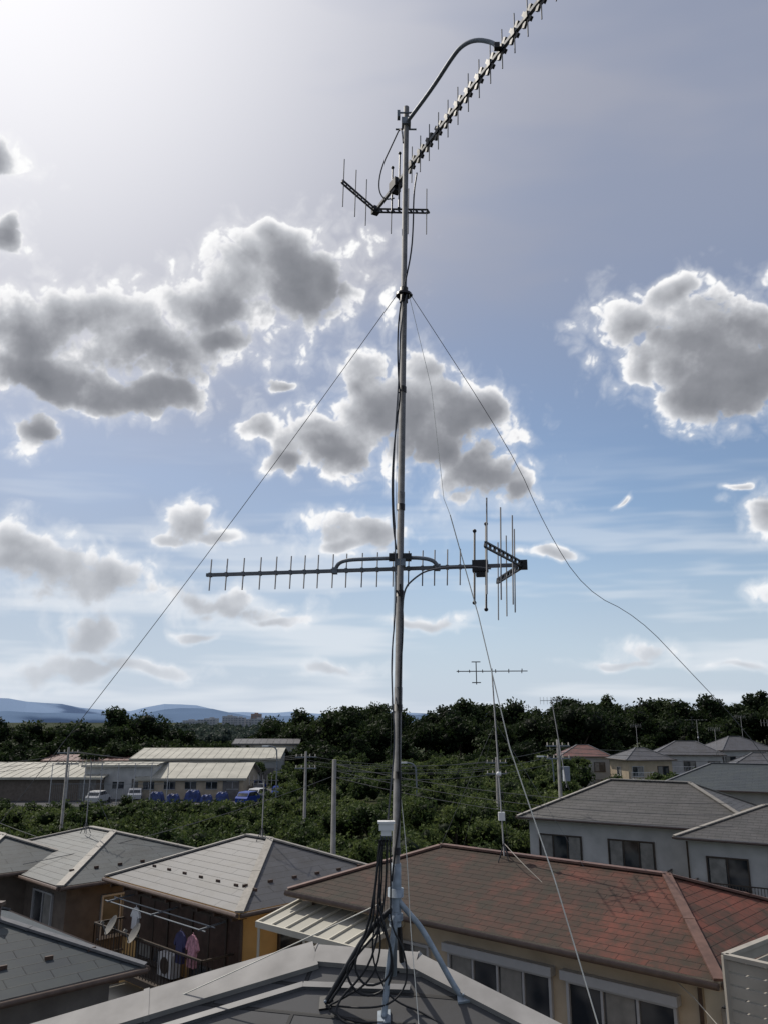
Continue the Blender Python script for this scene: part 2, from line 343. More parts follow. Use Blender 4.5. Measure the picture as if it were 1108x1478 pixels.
H5.railing('t0',.6,8.2,-8.3,1.1,1.0,5,.14)
H5.win('s0',3,-7.6,1.2,1.1,2,5); H5.done()
H5w=House('white_wall_house',(13.9,40.9),A5,9,7.5,-5.35,1.3,3.6,5.2,'wall_w','r_white','cap_t',caps=.26)
H5w.win('t0',2.2,-7.9,1.8,1.7,2,5); H5w.win('t0',6,-7.9,1.8,1.7,2,5); H5w.win('s0',2,-7.7,1.3,1.3,2,5); H5w.railing('t0',.8,5.0,-8.2,.9,1.0,5,.13)
H5w.win('t0',2.2,-10,2.2,1.5,2,5); H5w.det.tube([H5w.P(.45,.44,-5.5),H5w.P(.45,.44,GR)],.045,4,8); H5w.done()
def plain(name,cx,cy,ang,L,W,e,rise,wall,roof,cap='cap_d'):
    A=Vector((math.cos(ang),math.sin(ang))); B=Vector((-A.y,A.x))
    O=Vector((cx,cy))-A*L/2-B*W/2
    h=House(name,O,A,L,W,e,rise,W*.45,L-W*.45,wall,roof,cap,B=(B.x,B.y,0))
    n=int(L//3)
    for i in range(n):
        s=L*(i+.5)/n
        h.win('t0',s,e-2.2,1.6,1.3,2,random.choice([0,5])); h.win('t0',s,e-4.9,1.7,1.6,2,0)
    h.win('s0',W/2,e-2.2,1.2,1.1,2,0); h.win('sL',W/2,e-2.2,1.2,1.1,2,0)
    if random.random()<.7: h.railing('t0',.8,L*.55,e-2.6,.9,.95,2,.2)
    h.done(); return h
plain('grey_tile_house',29,66,-.5,14,9,-5.0,1.7,'wall_f','r_dark')
plain('grey_tile_house',31,53,-.45,8,8,-4.7,.9,'wall_b','r_far')
plain('grey_tile_house',45,70,-.5,11,8,-5.4,1.7,'wall_f','r_far')
far=[(31,130,-.1,8,7,-5.2,1.6,'wall_f','r_farred'),(36.5,119,.15,7.5,7,-5.2,1.5,'wall_b','r_far'),(45,124,-.25,10,8,-4.7,1.8,'wall_w','r_far'),
 (54,128,.15,9,8,-4.2,1.9,'wall_w','r_far'),(64,125,-.1,10,8,-4.2,2,'wall_d','r_far'),(61,112,-.25,9,8,-5.2,1.6,'wall_f','r_farred'),(74,131,.1,12,9,-3.6,2.1,'wall_w','r_farred'),
 (50,111,-.3,8,7,-5.7,1.6,'wall_f','r_far'),(86,124,.1,12,9,-4.6,2,'wall_b','r_far')]
for t in far: plain('hillside_house',*t)
NB=empty('neighbour_balcony'); m=MB()
p0=Vector((4.24,11.0,-2.83)); dr=Vector((.75,.66,0)).normalized(); ou=Vector((.66,-.75,0)); p1=p0+dr*3.4
for i in range(13):
    z=-.1-i*.14; m.beam(p0+Z*z,p1+Z*z,.025,.115,0)
    m.beam(p0+Z*z,p0+ou*2.0+Z*z,.025,.115,0)
m.beam(p0,p1,.09,.05,0); m.beam(p0,p0+ou*2,.09,.05,0)
for p in(p0,p0.lerp(p1,.5),p1,p0+ou*2): m.beam(p-Z*1.9,p+Z*.0,.07,.07,0,up=(1,0,0))
m.obj('louvres',[M['cream_d']],NB)
m=MB(); c=(p0+p1)/2+ou*1.3-Z*4.6; m.box((c.x+.1,c.y,(GR-4.75)/2),(3.3,2.4,(-4.75-GR)),dr,ou,Z,0); m.box((c.x,c.y,-4.7),(3.6,2.8,.12),dr,ou,Z,1); m.obj('base_wall',[M['wall_b'],M['cream_d']],NB)
# ------------------------------------------------------------------ own roof
OWN=empty('own_house'); m=MB()
R0=Vector((-.37,4.8,-1.25));R1=Vector((.17,4.65,-1.25)); NL=R0+4.6*Vector((-1.1,-.2,-.25)); NR=R1+6.5*Vector((.503,-.405,-.131))
def pl(x,y): return -3.57+.137*x+.494*y
FL=Vector((-6.2,-1.5,pl(-6.2,-1.5)));FR=Vector((5.2,-1.5,pl(5.2,-1.5)))
BK0=Vector((-3.4,7.2,-4.0));BK1=Vector((3.0,5.9,-4.2))
NL.z=pl(NL.x,NL.y);NR.z=pl(NR.x,NR.y)
ea=(R1-R0).normalized(); nn=Vector((-.137,-.494,1)).normalized(); ua=nn.cross(ea)
uv=lambda p:((p-R0).dot(ea),(p-R0).dot(ua))
def rf(pts,mat=0): m.face(pts,mat,[uv(p) for p in pts])
rf([R0,R1,NR,FR,FL,NL]); rf([R0,R1,BK1,BK0]); rf([R0,NL,BK0]); rf([R1,NR,BK1])
for a,b,w in((R0,NL,.18),(R1,NR,.10),(R0,R1,.12),(R0,BK0,.15),(R1,BK1,.15)):
    m.beam(a+Z*.02,b+Z*.02,w,.03,1,up=nn)
    n=int((b-a).length/.9)
    for i in range(1,n+1): q=a.lerp(b,i/(n+1))+Z*.021; m.beam(q,q+(b-a).normalized()*.03,w+.01,.036,1,up=nn)
off=-ua*.2
m.beam(R0+off+Z*.012,NL+off+Z*.012,.035,.02,2,up=nn); m.beam(R0+off+Z*.012,R1+off*.8+Z*.012,.035,.02,2,up=nn)
m.obj('roof',[M['r_own'],M['own_cap'],M['cap_d']],OWN)
m=MB(); ft=[NL,BK0,BK1,NR,FR,FL]; cen=sum(ft,Vector())/6
ft=[cen+(p-cen)*.92 for p in ft]
for i in range(6):
    a,b=ft[i],ft[(i+1)%6]; m.face([(a.x,a.y,GR),(b.x,b.y,GR),(b.x,b.y,min(a.z,b.z)-.5),(a.x,a.y,min(a.z,b.z)-.5)])
m.obj('walls',[M['wall_b']],OWN)
# ------------------------------------------------------------------ antenna mast
MT=empty('antenna_mast')
def ms(z): return Vector((.062+.0185*(z+.7),4.5,z))
m=MB(); m.tube([ms(-1.0),ms(2.6)],.0205,0,14); m.tube([ms(2.6),ms(4.0)],.0185,0,14)
for z in(1.95,1.21,.80-.1,.07,-.28,-.66): m.tube([ms(z-.018),ms(z+.018)],.0245,1,14)
for z in(.13,1.25): m.tube([ms(z-.05),ms(z+.05)],.0225,0,14)
m.tube([ms(2.585),ms(2.60)],.05,1,16); m.tube([ms(2.54),ms(2.64)],.027,1,14)
for a in(0,2.1,4.2): p=ms(2.59)+Vector((math.cos(a),math.sin(a),0))*.045; m.ball(p,.012,1,6)
m.box(ms(3.87)+Vector((0,-.005,0)),(.06,.06,.05),mat=2); m.tube([ms(3.9)+Vector((-.06,-.03,.03)),ms(3.9)+Vector((.06,-.03,.03))],.006,2,6)
m.tube([ms(3.85)+Vector((-.07,.03,0)),ms(3.85)+Vector((.07,.03,0))],.006,2,6); m.box(ms(3.9)+Vector((-.05,-.02,.02)),(.02,.04,.05),mat=2)
m.obj('pole',[M['alu'],M['blk'],M['steel']],MT)
m=MB()
m.tube([ms(-1.02),ms(-.86),ms(-.72)],[.03,.03,.026],0,12); m.tube([ms(-.88),ms(-.84)],.042,0,14); m.tube([ms(-.99),ms(-.96)],.04,0,14)
m.tube([ms(-1.0),ms(-1.25)],.012,0,8)
feet={'l':(-.293,4.51),'r':(.391,4.43),'c':(.0,4.38),'b':(.093,4.66)}
legs=[('r',[(.075,4.49,-.9),(.12,4.485,-.95),(.19,4.47,-1.02),(.27,4.455,-1.15),(.36,4.435,-1.30)],0),
 ('l',[(.05,4.49,-.93),(.0,4.49,-.97),(-.09,4.5,-1.06),(-.18,4.505,-1.2),(-.28,4.51,-1.36)],1),
 ('c',[(.06,4.48,-.95),(.045,4.45,-1.05),(.02,4.42,-1.2)],0),('b',[(.07,4.52,-.95),(.08,4.58,-1.08),(.09,4.64,-1.18)],1)]
for k,pts,mm in legs:
    x,y=feet[k]; z=pl(x,y)
    m.tube(smooth(pts+[(x,y,z+.01)],2),.0145,mm,8); m.box((x,y,z+.008),(.06,.07,.012),(1,0,.137),(0,1,.494),Vector((-.137,-.494,1)).normalized(),mm)
    m.ball((x,y-.02,z+.02),.008,0,6)
m.obj('roof_stand',[M['steel_l'],M['blk']],MT)
m=MB(); c=Vector((.012,4.455,-.535)); m.box(c,(.075,.05,.035),mat=0); m.box(c+Vector((0,0,.022)),(.088,.062,.01),mat=0); m.box(c+Vector((-.0,0,-.03)),(.05,.04,.028),mat=0)
for i in range(4): m.tube([c+Vector((-.025+.016*i,0,-.04)),c+Vector((-.025+.016*i,0,-.075))],.006,1,6)
m.obj('mixer_box',[M['wht'],M['steel']],MT)
m=MB()
def cab(pts,r=.0045,mat=0,it=2): m.tube(smooth(pts,it),r*1.2,mat,6)
cab([(-.01,4.45,-.6),(-.02,4.43,-.75),(-.035,4.42,-.95),(-.01,4.42,-1.1),(-.06,4.42,-1.25),(-.2,4.43,-1.33),(-.3,4.45,-1.38),(-.15,4.38,-1.42),(0,4.35,-1.41)])
cab([(.0,4.45,-.6),(-.03,4.44,-.8),(-.0,4.42,-1.0),(-.12,4.42,-1.12),(-.2,4.44,-1.22),(-.12,4.42,-1.32),(.0,4.4,-1.3),(.05,4.4,-1.2),(.02,4.4,-1.05),(-.03,4.42,-.9)],.005)
cab([(.015,4.45,-.6),(.01,4.44,-.85),(-.03,4.42,-1.05),(-.08,4.41,-1.2),(-.25,4.42,-1.36),(-.2,4.36,-1.42),(-.05,4.33,-1.42),(.15,4.33,-1.41)],.005)
cab([(.03,4.45,-.6),(.035,4.44,-.8),(.03,4.42,-1.0),(.1,4.4,-1.1),(.12,4.4,-1.25),(.04,4.38,-1.34),(-.08,4.38,-1.36),(-.28,4.46,-1.37)],.004)
cab([(-.02,4.45,-.6),(-.05,4.44,-.9),(-.11,4.44,-1.1),(-.19,4.46,-1.25),(-.27,4.47,-1.36)],.006)
cab([(-.005,4.45,-.6),(-.015,4.44,-.9),(-.05,4.44,-1.0),(-.06,4.42,-1.15),(.0,4.41,-1.28),(.06,4.4,-1.34),(.2,4.38,-1.38),(.4,4.2,-1.45)],.004)
cab([(-.01,4.44,-.62),(-.045,4.43,-.8),(-.05,4.42,-1.0),(-.16,4.42,-1.16),(-.1,4.41,-1.28),(.03,4.40,-1.24),(.04,4.4,-1.1),(-.02,4.41,-.98)],.005)
cab([(.215,4.52,3.5),(.19,4.46,3.3),(.185,4.46,3.05),(.17,4.45,2.85),(.13,4.46,2.65),(.10,4.47,2.5),(.082,4.46,2.3),(.085,4.46,2.0),(.10,4.47,1.9),(.07,4.46,1.7),(.045,4.46,1.4),(.05,4.46,1.1),(.07,4.47,.95)],.0045,0)
cab([(.14,4.47,2.58),(.10,4.46,2.35),(.092,4.46,2.05),(.065,4.46,1.65),(.05,4.46,1.3),(.065,4.46,1.0),(.065,4.46,.6),(.04,4.46,.35),(.045,4.46,.1),(.06,4.47,-.1),(.035,4.46,-.35),(.02,4.46,-.5)],.004,1)
cab([(.09,4.47,.75),(.11,4.47,.55),(.085,4.47,.2),(.08,4.47,-.2),(.09,4.47,-.45),(.05,4.46,-.7),(.04,4.45,-.8)],.0045,0)
cab([(.6,4.42,.83),(.45,4.45,.85),(.25,4.44,.83),(.17,4.44,.78),(.11,4.46,.72),(.10,4.47,.55)],.0045,1)
cab([(.07,4.85,3.55),(.0,4.8,3.5),(-.04,4.75,3.55),(-.02,4.7,3.68),(.06,4.6,3.8),(.115,4.5,3.86),(.125,4.48,3.7)],.004,1)
m.obj('coax_cables',[M['cable'],M['cableg']],MT)
m=MB(); g=ms(2.59)
m.tube(sag(g+Vector((-.045,0,0)),(-3.35,5.6,-1.75),.10),.0021,0,5)
pts=[g+Vector((.045,0,0)),(.78,4.62,1.6),(.98,4.72,1.14),(1.22,4.82,.77),(1.56,4.9,.62),(1.9,5.05,.3),(2.35,5.25,-.12),(3.2,5.6,-1.3),(3.6,5.7,-1.9)]
m.tube(smooth(pts,2),.0021,0,5)
pts=[g+Vector((.03,-.02,0)),(.28,4.4,1.92),(.33,4.25,1.19),(.36,4.22,1.09)]
m.tube(pts,.0015,1,5)
pts=[(.36,4.22,1.09),(.485,4.1,.52),(.589,3.9,-.124),(.73,3.7,-.66),(.83,3.5,-1.14),(.93,3.1,-1.9)]
m.tube(pts,.0028,1,6)
m.tube(sag(g+Vector((-.02,.04,0)),(.0,7.6,-2.6),.05),.0016,0,5)
m.tube(smooth([(.09,4.48,-.4),(.12,4.45,-.7),(.13,4.4,-1.0),(.16,4.25,-1.35),(.17,4.1,-1.5)],2),.0022,1,5)
m.tube(sag((.0,4.47,-.9),(-3.0,5.0,-2.2),.03),.003,1,5)
m.obj('guy_wires',[M['wire'],M['rope']],MT)
def yagi(name,boom0,boom1,dirs,dl,tilt,apex,arm1,arm2,rodlen,driven,clampX=False,rr=.0042):
    root=empty(name); m=MB(); b0=Vector(boom0);b1=Vector(boom1); t=Vector((tilt,0,1)).normalized(); bd=(b1-b0).normalized()
    m.beam(b0,b1,.02,.02,0); side=bd.cross(Z).normalized()
    for i,k in enumerate(dirs):
        p=b0.lerp(b1,k); L=dl*(.94+.12*k)
        m.tube([p-t*L/2,p+t*L/2],rr,0,6)
        if clampX:
            for sg in(-1,1):
                m.beam(p-t*.048+bd*.034*sg,p+t*.048-bd*.034*sg,.024,.014,1,up=side)
            m.box(p,(.03,.03,.04),bd,side,Z,1)
        else: m.box(p,(.016,.026,.026),bd,side,Z,0)
    for k,L in driven:
        p=b0.lerp(b1,k); m.tube([p-t*L/2,p+t*L/2],.006,1,8); m.ball(p+t*L/2,.012,1); m.ball(p-t*L/2,.012,1)
    kk=sum(k for k,_ in driven)/len(driven); p=b0.lerp(b1,kk)
    m.box(p,(.09,.06,.065),bd,side,Z,1); m.box(p-Z*.045,(.05,.05,.03),bd,side,Z,1)
    A=Vector(apex)
    for E in(Vector(arm1),Vector(arm2)):
        dd=(E-A).normalized()
        for s in(-1,1): m.beam(A+Z*.014*s,E+Z*.014*s,.012,.008,1)
        n=9
        for i in range(n+1):
            x=A.lerp(E,i/n); m.beam(x-Z*.014+dd*.008,x+Z*.014-dd*.008,.012,.012,1,up=dd)
        for k in(.3,.62,.97):
            x=A.lerp(E,k); m.tube([x-t*rodlen/2,x+t*rodlen/2],.0042,0,6)
    m.box(A,(.05,.05,.05),bd,side,Z,1); m.beam(b1,A,.018,.018,0)
    m.obj('elements',[M['alu_l'],M['blk']],root); root.parent=MT; return root
lb0=(-1.08,4.80,.861);lb1=(.79,4.47,.861)
ks=[(u-295)/462 for u in (301,326,352,378,402,424,445,465,487,507,530,552,575,597,617,634,652,670)]
yagi('uhf_antenna',lb0,lb1,ks,.205,.03,lb1,(.51,3.93,.861),(.72,5.02,.861),.50,[(.855,.42),(.89,.5)])
ub0=(.93,3.05,3.6);ub1=(-.03,5.0,3.6)
ks2=[.02+.054*i for i in range(15)]
yagi('uhf_antenna',ub0,ub1,ks2,.27,.02,(-.06,5.06,3.6),(-.285,4.74,3.6),(.32,5.07,3.6),.38,[(.86,.44),(.91,.36)],True,.0038)
m=MB()
m.tube(smooth([(.16,4.46,3.86),(.306,4.13,3.824),(.40,3.88,3.80),(.45,3.78,3.79),(.52,3.69,3.74),(.6,3.63,3.66),(.622,3.60,3.60)],2),.0125,0,10)
m.tube(smooth([(-.29,4.66,.86),(-.27,4.63,.90),(-.22,4.60,.915),(-.1,4.57,.915),(.1,4.54,.915),(.2,4.53,.915),(.28,4.52,.90),(.31,4.53,.865)],2),.0115,0,10)
m.box((.092,4.52,.915),(.13,.07,.035),mat=1); m.box((.092,4.52,.88),(.06,.08,.04),mat=2)
m.box((.62,3.6,3.6),(.03,.03,.035),mat=1); m.box((-.29,4.66,.861),(.03,.05,.035),mat=2); m.box((.31,4.55,.861),(.03,.05,.035),mat=2)
m.obj('antenna_brackets',[M['steel'],M['blk'],M['steel']],MT)
def tvant(name,base,top,guys=True,s=1.0,big=True):
    m=MB(); b=Vector(base);t=Vector(top); m.tube([b,t],.019*s,0,8); u=(t-b).normalized()
    X=Vector((1,-.1,0)).normalized();Y=Vector((.25,1,0)).normalized()
    p=b.lerp(t,.985)
    if big:
        m.tube([p-X*.95*s,p+X*.95*s],.014*s,0,6)
        for k,L in((-.9,.5),(-.6,.55),(-.25,.62),(.1,.7),(.45,.8),(.8,.9)):
            c=p+X*k*s; m.tube([c-Y*L*s+X*.25*s*.3,c+Y*L*s-X*.25*s*.3],.013*s,0,5)
        q=p-X*.42*s
        m.tube([q-Z*.02,q-Z*.3*s],.014,0,5); m.tube([q+Z*.25*s,q-Z*.35*s],.014*s,0,5)
        for k in(-.3,.25): m.tube([q+Z*k*s-X*.12*s,q+Z*k*s+X*.12*s],.014*s,0,5)
        m.box(b.lerp(t,.2),(.16,.12,.2),mat=1)
        m.ball(b.lerp(t,.42),.07,1)
    else:
        m.tube([p-X*.5*s,p+X*.5*s],.012*s,0,6)
        for k in(-.5,-.35,-.2,-.05,.1,.25,.4): c=p+X*k*s; m.tube([c-Z*.16*s,c+Z*.16*s],.008*s,0,5)
        for k in(-.25,.25): c=p+X*.5*s+Z*k*s; m.tube([c-Y*.3*s,c+Y*.3*s],.009*s,0,5)
    if guys:
        g=b.lerp(t,.7)
        for dx,dy,dz in((-1.6,1.2,-.1),(1.7,-1.5,-.1),(.5,2.4,-.7),(-1,2,-.6)): m.tube([g,b+Vector((dx,dy,dz))],.004,0,4)
    for a in(.5,2.1,3.7,5.2): m.tube([b+Z*.3,b+Vector((math.cos(a)*.2,math.sin(a)*.2,-.14))],.013,0,6)
    return m.obj(name,[M['alu_l'],M['wht']])
tvant('tv_antenna',(3.03,21.7,-3.3),(2.90,21.9,1.37))
tvant('tv_antenna',(10.2,47.0,-3.6),(9.6,47,1.2),False,1.3,False)
tvant('tv_antenna',(-4.0,28.0,-3.7),(-4.0,28.1,-1.9),False,1.0,False)
tvant('tv_antenna',(-11.9,34,-4.2),(-11.9,34,-1.6),True,1.1,False)
for x,y,z in((47,124,-3.0),(55,127,-2.5),(62,124,-2.4),(66,113,-3.6),(36,118,-3.8),(44,110,-4.2),(31,66,-3.3),(73,130,-2.0)):
    tvant('tv_antenna',(x,y,z),(x,y,z+3.2),False,1.6,random.random()<.5)
m=MB(); m.tube(smooth([(3.03,21.6,-3.0),(3.3,20.6,-3.3),(3.8,19.9,-3.75),(3.9,19.0,-4.0),(3.75,18.2,-4.1),(4.2,17.4,-4.25),(5.2,16.0,-4.4),(5.6,14.6,-5.0)],2),.010,0,5); m.obj('loose_cable',[M['cream_d']])
def upole(name,x,y,ztop,arms=True,r=.15,tr=False):
    m=MB(); m.tube([(x,y,GR),(x,y,ztop)],[r*1.25,r*.8],0,10)
    if arms:
        for z in(ztop-.4,ztop-1.2):
            m.beam((x-.8,y-.1,z),(x+.8,y+.1,z),.08,.08,1)
            for k in(-.7,-.3,.3,.7): m.tube([(x+k,y,z+.04),(x+k,y,z+.22)],.04,2,6)
    if tr: m.tube([(x+.4,y-.1,ztop-2.6),(x+.4,y-.1,ztop-1.7)],.27,1,12)
    return m.obj(name,[M['conc'],M['steel'],M['cream_d']])
upole('utility_pole',-2.25,38,-1.7,False,.12)
upole('utility_pole',11.5,55,-1.2,True,.13,True)
upole('utility_pole',-5.8,62,-2.2,True,.11)
upole('utility_pole',-23.5,62,-1.9,True,.10)
upole('utility_pole',8.6,64,-2.7,True,.11)
upole('utility_pole',-34,58,-2.5,True,.12)
m=MB()
for k in range(3):
    m.tube(sag((-2.25,38,-1.9-.28*k),(11.5,55,-1.7-.45*k),.5),.012,0,4)
    m.tube(sag((-2.25,38,-1.9-.28*k),(14.0,34,-3.2-.45*k),.5),.012,0,4)
    m.tube(sag((-5.8+.3*k,62,-2.4-.1*k),(-23.5+.3*k,62,-2.2),.6),.014,0,4)
    m.tube(sag((-23.5,62,-2.4-.3*k),(-34,58,-2.8-.3*k),.4),.014,0,4)
    m.tube(sag((-5.8,62,-2.5-.3*k),(8.6,64,-3.0-.3*k),.5),.014,0,4)
    m.tube(sag((11.5,55,-1.7-.3*k),(40,60,-1.2-.3*k),.6),.014,0,4)
m.tube(sag((-2.25,38,-2.4),(-13,31,-5.0),.3),.012,0,4)
m.tube(sag((-34,58,-3.2),(-12,34,-5),.4),.012,0,4)
m.obj('overhead_wires',[M['wire']])
def lamp(name,x,y,zt,dx):
    m=MB(); m.tube(smooth([(x,y,GR),(x,y,zt-.8),(x+dx*.2,y,zt-.15),(x+dx,y,zt)],2),.07,0,8); m.box((x+dx*1.2,y,zt-.03),(.7,.25,.14),mat=1); return m.obj(name,[M['steel'],M['wht']])
lamp('street_lamp',2.9,75,-3.6,-1.0); lamp('street_lamp',-11.5,90,-2.6,-1.1); lamp('street_lamp',17.8,88,-3.6,-1.1)
def gable(name,cx,cy,ang,L,W,zw,zr,wall,roof,wins=True):
    root=empty(name); A=Vector((math.cos(ang),math.sin(ang),0));B=Vector((-A.y,A.x,0)); C=Vector((cx,cy,0))
    P=lambda s,t,z:C+A*s+B*t+Z*z
    m=MB(); q=[(-L/2,-W/2),(L/2,-W/2),(L/2,W/2),(-L/2,W/2)]
    for i in range(4):
        a,b=q[i],q[(i+1)%4]; m.face([P(*a,GR),P(*b,GR),P(*b,zw),P(*a,zw)])
    for s in(-L/2,L/2): m.face([P(s,-W/2,zw),P(s,W/2,zw),P(s,0,zr)])
    m.obj('walls',[M[wall]],root)
    m=MB(); o=.5; k=(zr-zw)/(W/2)
    for sg in(-1,1):
        a=[P(-L/2-o,sg*(W/2+o),zw-k*o+.05),P(L/2+o,sg*(W/2+o),zw-k*o+.05),P(L/2+o,0,zr+.05),P(-L/2-o,0,zr+.05)]
        m.face(a); m.face([x+Z*.12 for x in a]); m.beam(a[0]+Z*.06,a[1]+Z*.06,.12,.3)
        n=int(L/1.2)
        for i in range(n+1): x=a[0].lerp(a[1],i/n);y=a[3].lerp(a[2],i/n); m.beam(x+Z*.14,y+Z*.14,.06,.06)
    m.obj('roof',[M[roof]],root)
    m=MB(); n=int(L/2.6)
    if wins:
        for i in range(n):
            s=-L/2+L*(i+.5)/n
            for z in ([GR+1.4] if zw-GR<4.6 else [GR+1.2,GR+3.4]):
                m.box(P(s,-W/2-.02,z+.4),(1.5,.05,.9),A,B,Z,1); m.beam(P(s-.8,-W/2-.06,z-.08),P(s+.8,-W/2-.06,z-.08),.1,.06,0); m.beam(P(s-.8,-W/2-.06,z+.88),P(s+.8,-W/2-.06,z+.88),.1,.06,0); m.beam(P(s,-W/2-.06,z),P(s,-W/2-.06,z+.85),.06,.06,0,up=(1,0,0))
    m.box(P(L/2-1.6,-W/2-.04,GR+1.3),(2.2,.06,2.6),A,B,Z,2)
    m.obj('openings',[M['frame'],M['glass'],M['wall_d']],root)
gable('warehouse',-56,122,.03,36,22,-7.4,-6.0,'wall_g','wroof',False)
gable('warehouse',-36,118,.03,9,9,-6.0,-5.8,'wall_w','wroof')
gable('warehouse',-26.2,121,.03,14,16,-7.6,-6.0,'wall_b','wroof')
gable('warehouse',-30,148,.03,24,18,-6.2,-4.8,'wall_f','wroof',False)
gable('warehouse',-23,165,.03,12,8,-4.4,-3.6,'wall_f','r_far')
gable('warehouse',-48,150,.03,22,10,-6.8,-6,'wall_f','r_farred')
def car(name,x,y,ang,col):
    mat=simple('car_paint_'+name,col,.35,.2,.03); m=MB(); A=Vector((math.cos(ang),math.sin(ang),0));B=Vector((-A.y,A.x,0)); C=Vector((x,y,GR+.05))
    P=lambda s,t,z:C+A*s+B*t+Z*z
    body=[(-2.1,.3),(-2.15,.8),(-1.95,1.0),(1.0,1.0),(2.0,.8),(2.1,.3)]; cab_=[(-1.9,.98),(-1.4,1.5),(.3,1.52),(1.05,.98)]
    for prof,w,mm in((body,.85,0),(cab_,.78,0)):
        for t in(-w,w): m.face([P(s,t,z) for s,z in prof],mm)
        n=len(prof)
        for i in range(n): a,b=prof[i],prof[(i+1)%n]; m.face([P(a[0],-w,a[1]),P(b[0],-w,b[1]),P(b[0],w,b[1]),P(a[0],w,a[1])],mm)
    for t in(-.79,.79): m.face([P(-1.6,t,1.04),P(-1.3,t,1.44),P(.25,t,1.45),P(.85,t,1.04)],1)
    m.face([P(.36,-.7,1.49),P(.36,.7,1.49),P(1.03,.7,1.04),P(1.03,-.7,1.04)],1); m.face([P(-1.43,-.7,1.46),P(-1.43,.7,1.46),P(-1.88,.7,1.04),P(-1.88,-.7,1.04)],1)
    for s in(-1.35,1.35):
        for t in(-.8,.8): m.tube([P(s,t-.1,.32),P(s,t+.1,.32)],.32,2,14)
    return m.obj(name,[mat,M['glass'],M['tyre']])
cols=[(.5,.5,.5),(.02,.06,.3),(.03,.03,.03),(.42,.44,.47),(.02,.05,.25)]
for i,(x,y) in enumerate([(-16.5,112),(-14.2,116),(-18,120),(-12.5,121),(-15.5,126),(-33,112),(-17,107),(-12,110),(-13.2,130),(-19.5,127),(-36.5,108)]): car('parked_car',x,y,1.2+.3*(i%3),cols[i%5])
def stack(name,x,y,L,W,H):
    m=MB(); nx,ny=8,6; g={}
    for i in range(nx+1):
        for j in range(ny+1):
            u=i/nx*2-1;v=j/ny*2-1; e=max(abs(u),abs(v)); h=H*(1-max(0,e-.7)/.3*.95) if e>.7 else H*(1+.12*math.sin(i*2.1+j*1.7))
            g[i,j]=(x+u*L/2*(1+.05*math.sin(j*3)),y+v*W/2,GR+h)
    for i in range(nx):
        for j in range(ny): m.face([g[i,j],g[i+1,j],g[i+1,j+1],g[i,j+1]],0)
    m.obj(name,[M['tarp'],M['wht']])
for i,(x,y,l,h) in enumerate([(-29.5,109.5,1.9,1.2),(-27.2,108.8,1.7,1.0),(-24.9,110,2.1,1.35),(-22.9,109,1.5,.9),(-21.2,110.5,1.7,1.1)]): stack('blue_tarpaulin_stack',x,y,l,1.8,h)
m=MB()
for i in range(8):
    x=-42+i*2.1; m.tube([(x,106,GR),(x,106,GR+5)],.05,0,6)
for z in(GR+.2,GR+2.5,GR+5): m.tube([(-42,106,z),(-27.3,106,z)],.03,0,5)
for i in range(60): x=-42+i*.25; m.beam((x,106,GR),(x,106,GR+2.4),.015,.015,0,up=(1,0,0))
m.obj('chain_fence',[M['steel']])
def tower(name,x,y,w,dp,h,mat):
    m=MB(); m.box((x,y,GR+h/2),(w,dp,h),mat=0); m.box((x,y,GR+h+.8),(w*.35,dp*.5,1.6),mat=0)
    fl=int(h/3); nb=max(2,int(w/4))
    for f in range(fl):
        for b in range(nb): m.box((x-w/2+w*(b+.5)/nb,y-dp/2-.05,GR+1.7+f*3),(w/nb*.6,.2,1.5),mat=1)
    return m.obj(name,[M[mat],M['hazewin']])
for x,y,w,dp,h,mt_ in((-222,1190,20,12,17,'hazewall'),(-250,1200,18,12,14,'hazewall'),(-205,1180,14,12,15,'hazewall'),(-181,1170,14,9,20,'hazered'),(-196,1240,30,12,13,'hazewall'),(-235,1100,24,14,12,'hazewall'),(-268,1150,22,14,11,'hazewall'),(-165,1100,22,14,13,'hazewall')):
    tower('apartment_building',x,y,w,dp,h,mt_)
def range_(name,D,az0,az1,fn,mat):
    m=MB(); n=140; prev=None
    for i in range(n+1):
        az=math.radians(az0+(az1-az0)*i/n); h=fn(math.degrees(az)); x=math.sin(az)*D;y=math.cos(az)*D
        cur=[(x*.9,y*.9,GR-20),(x*.96,y*.96,h*.55*D/1000),(x,y,h*D/1000),(x*1.08,y*1.08,GR-20)]
        if prev:
            for k in range(3): m.face([prev[k],cur[k],cur[k+1],prev[k+1]],0,sm=True)
        prev=cur
    m.obj(name,[M[mat]])
def nz(x,s): return math.sin(x*1.7+s)*.5+math.sin(x*4.1+s*2)*.28+math.sin(x*9.3+s*3)*.14+math.sin(x*21+s)*.06
def prof1(a): return 9+18*math.exp(-((a+27)/6)**2)+9*math.exp(-((a+14)/3.2)**2)+3*nz(a*.5,1)
def prof2(a): return 5+11*math.exp(-((a+13.2)/2.6)**2)+5*math.exp(-((a+24)/5)**2)+2.0*nz(a*.8,4)
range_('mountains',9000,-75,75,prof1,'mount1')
range_('foothills',6000,-75,75,prof2,'mount2')
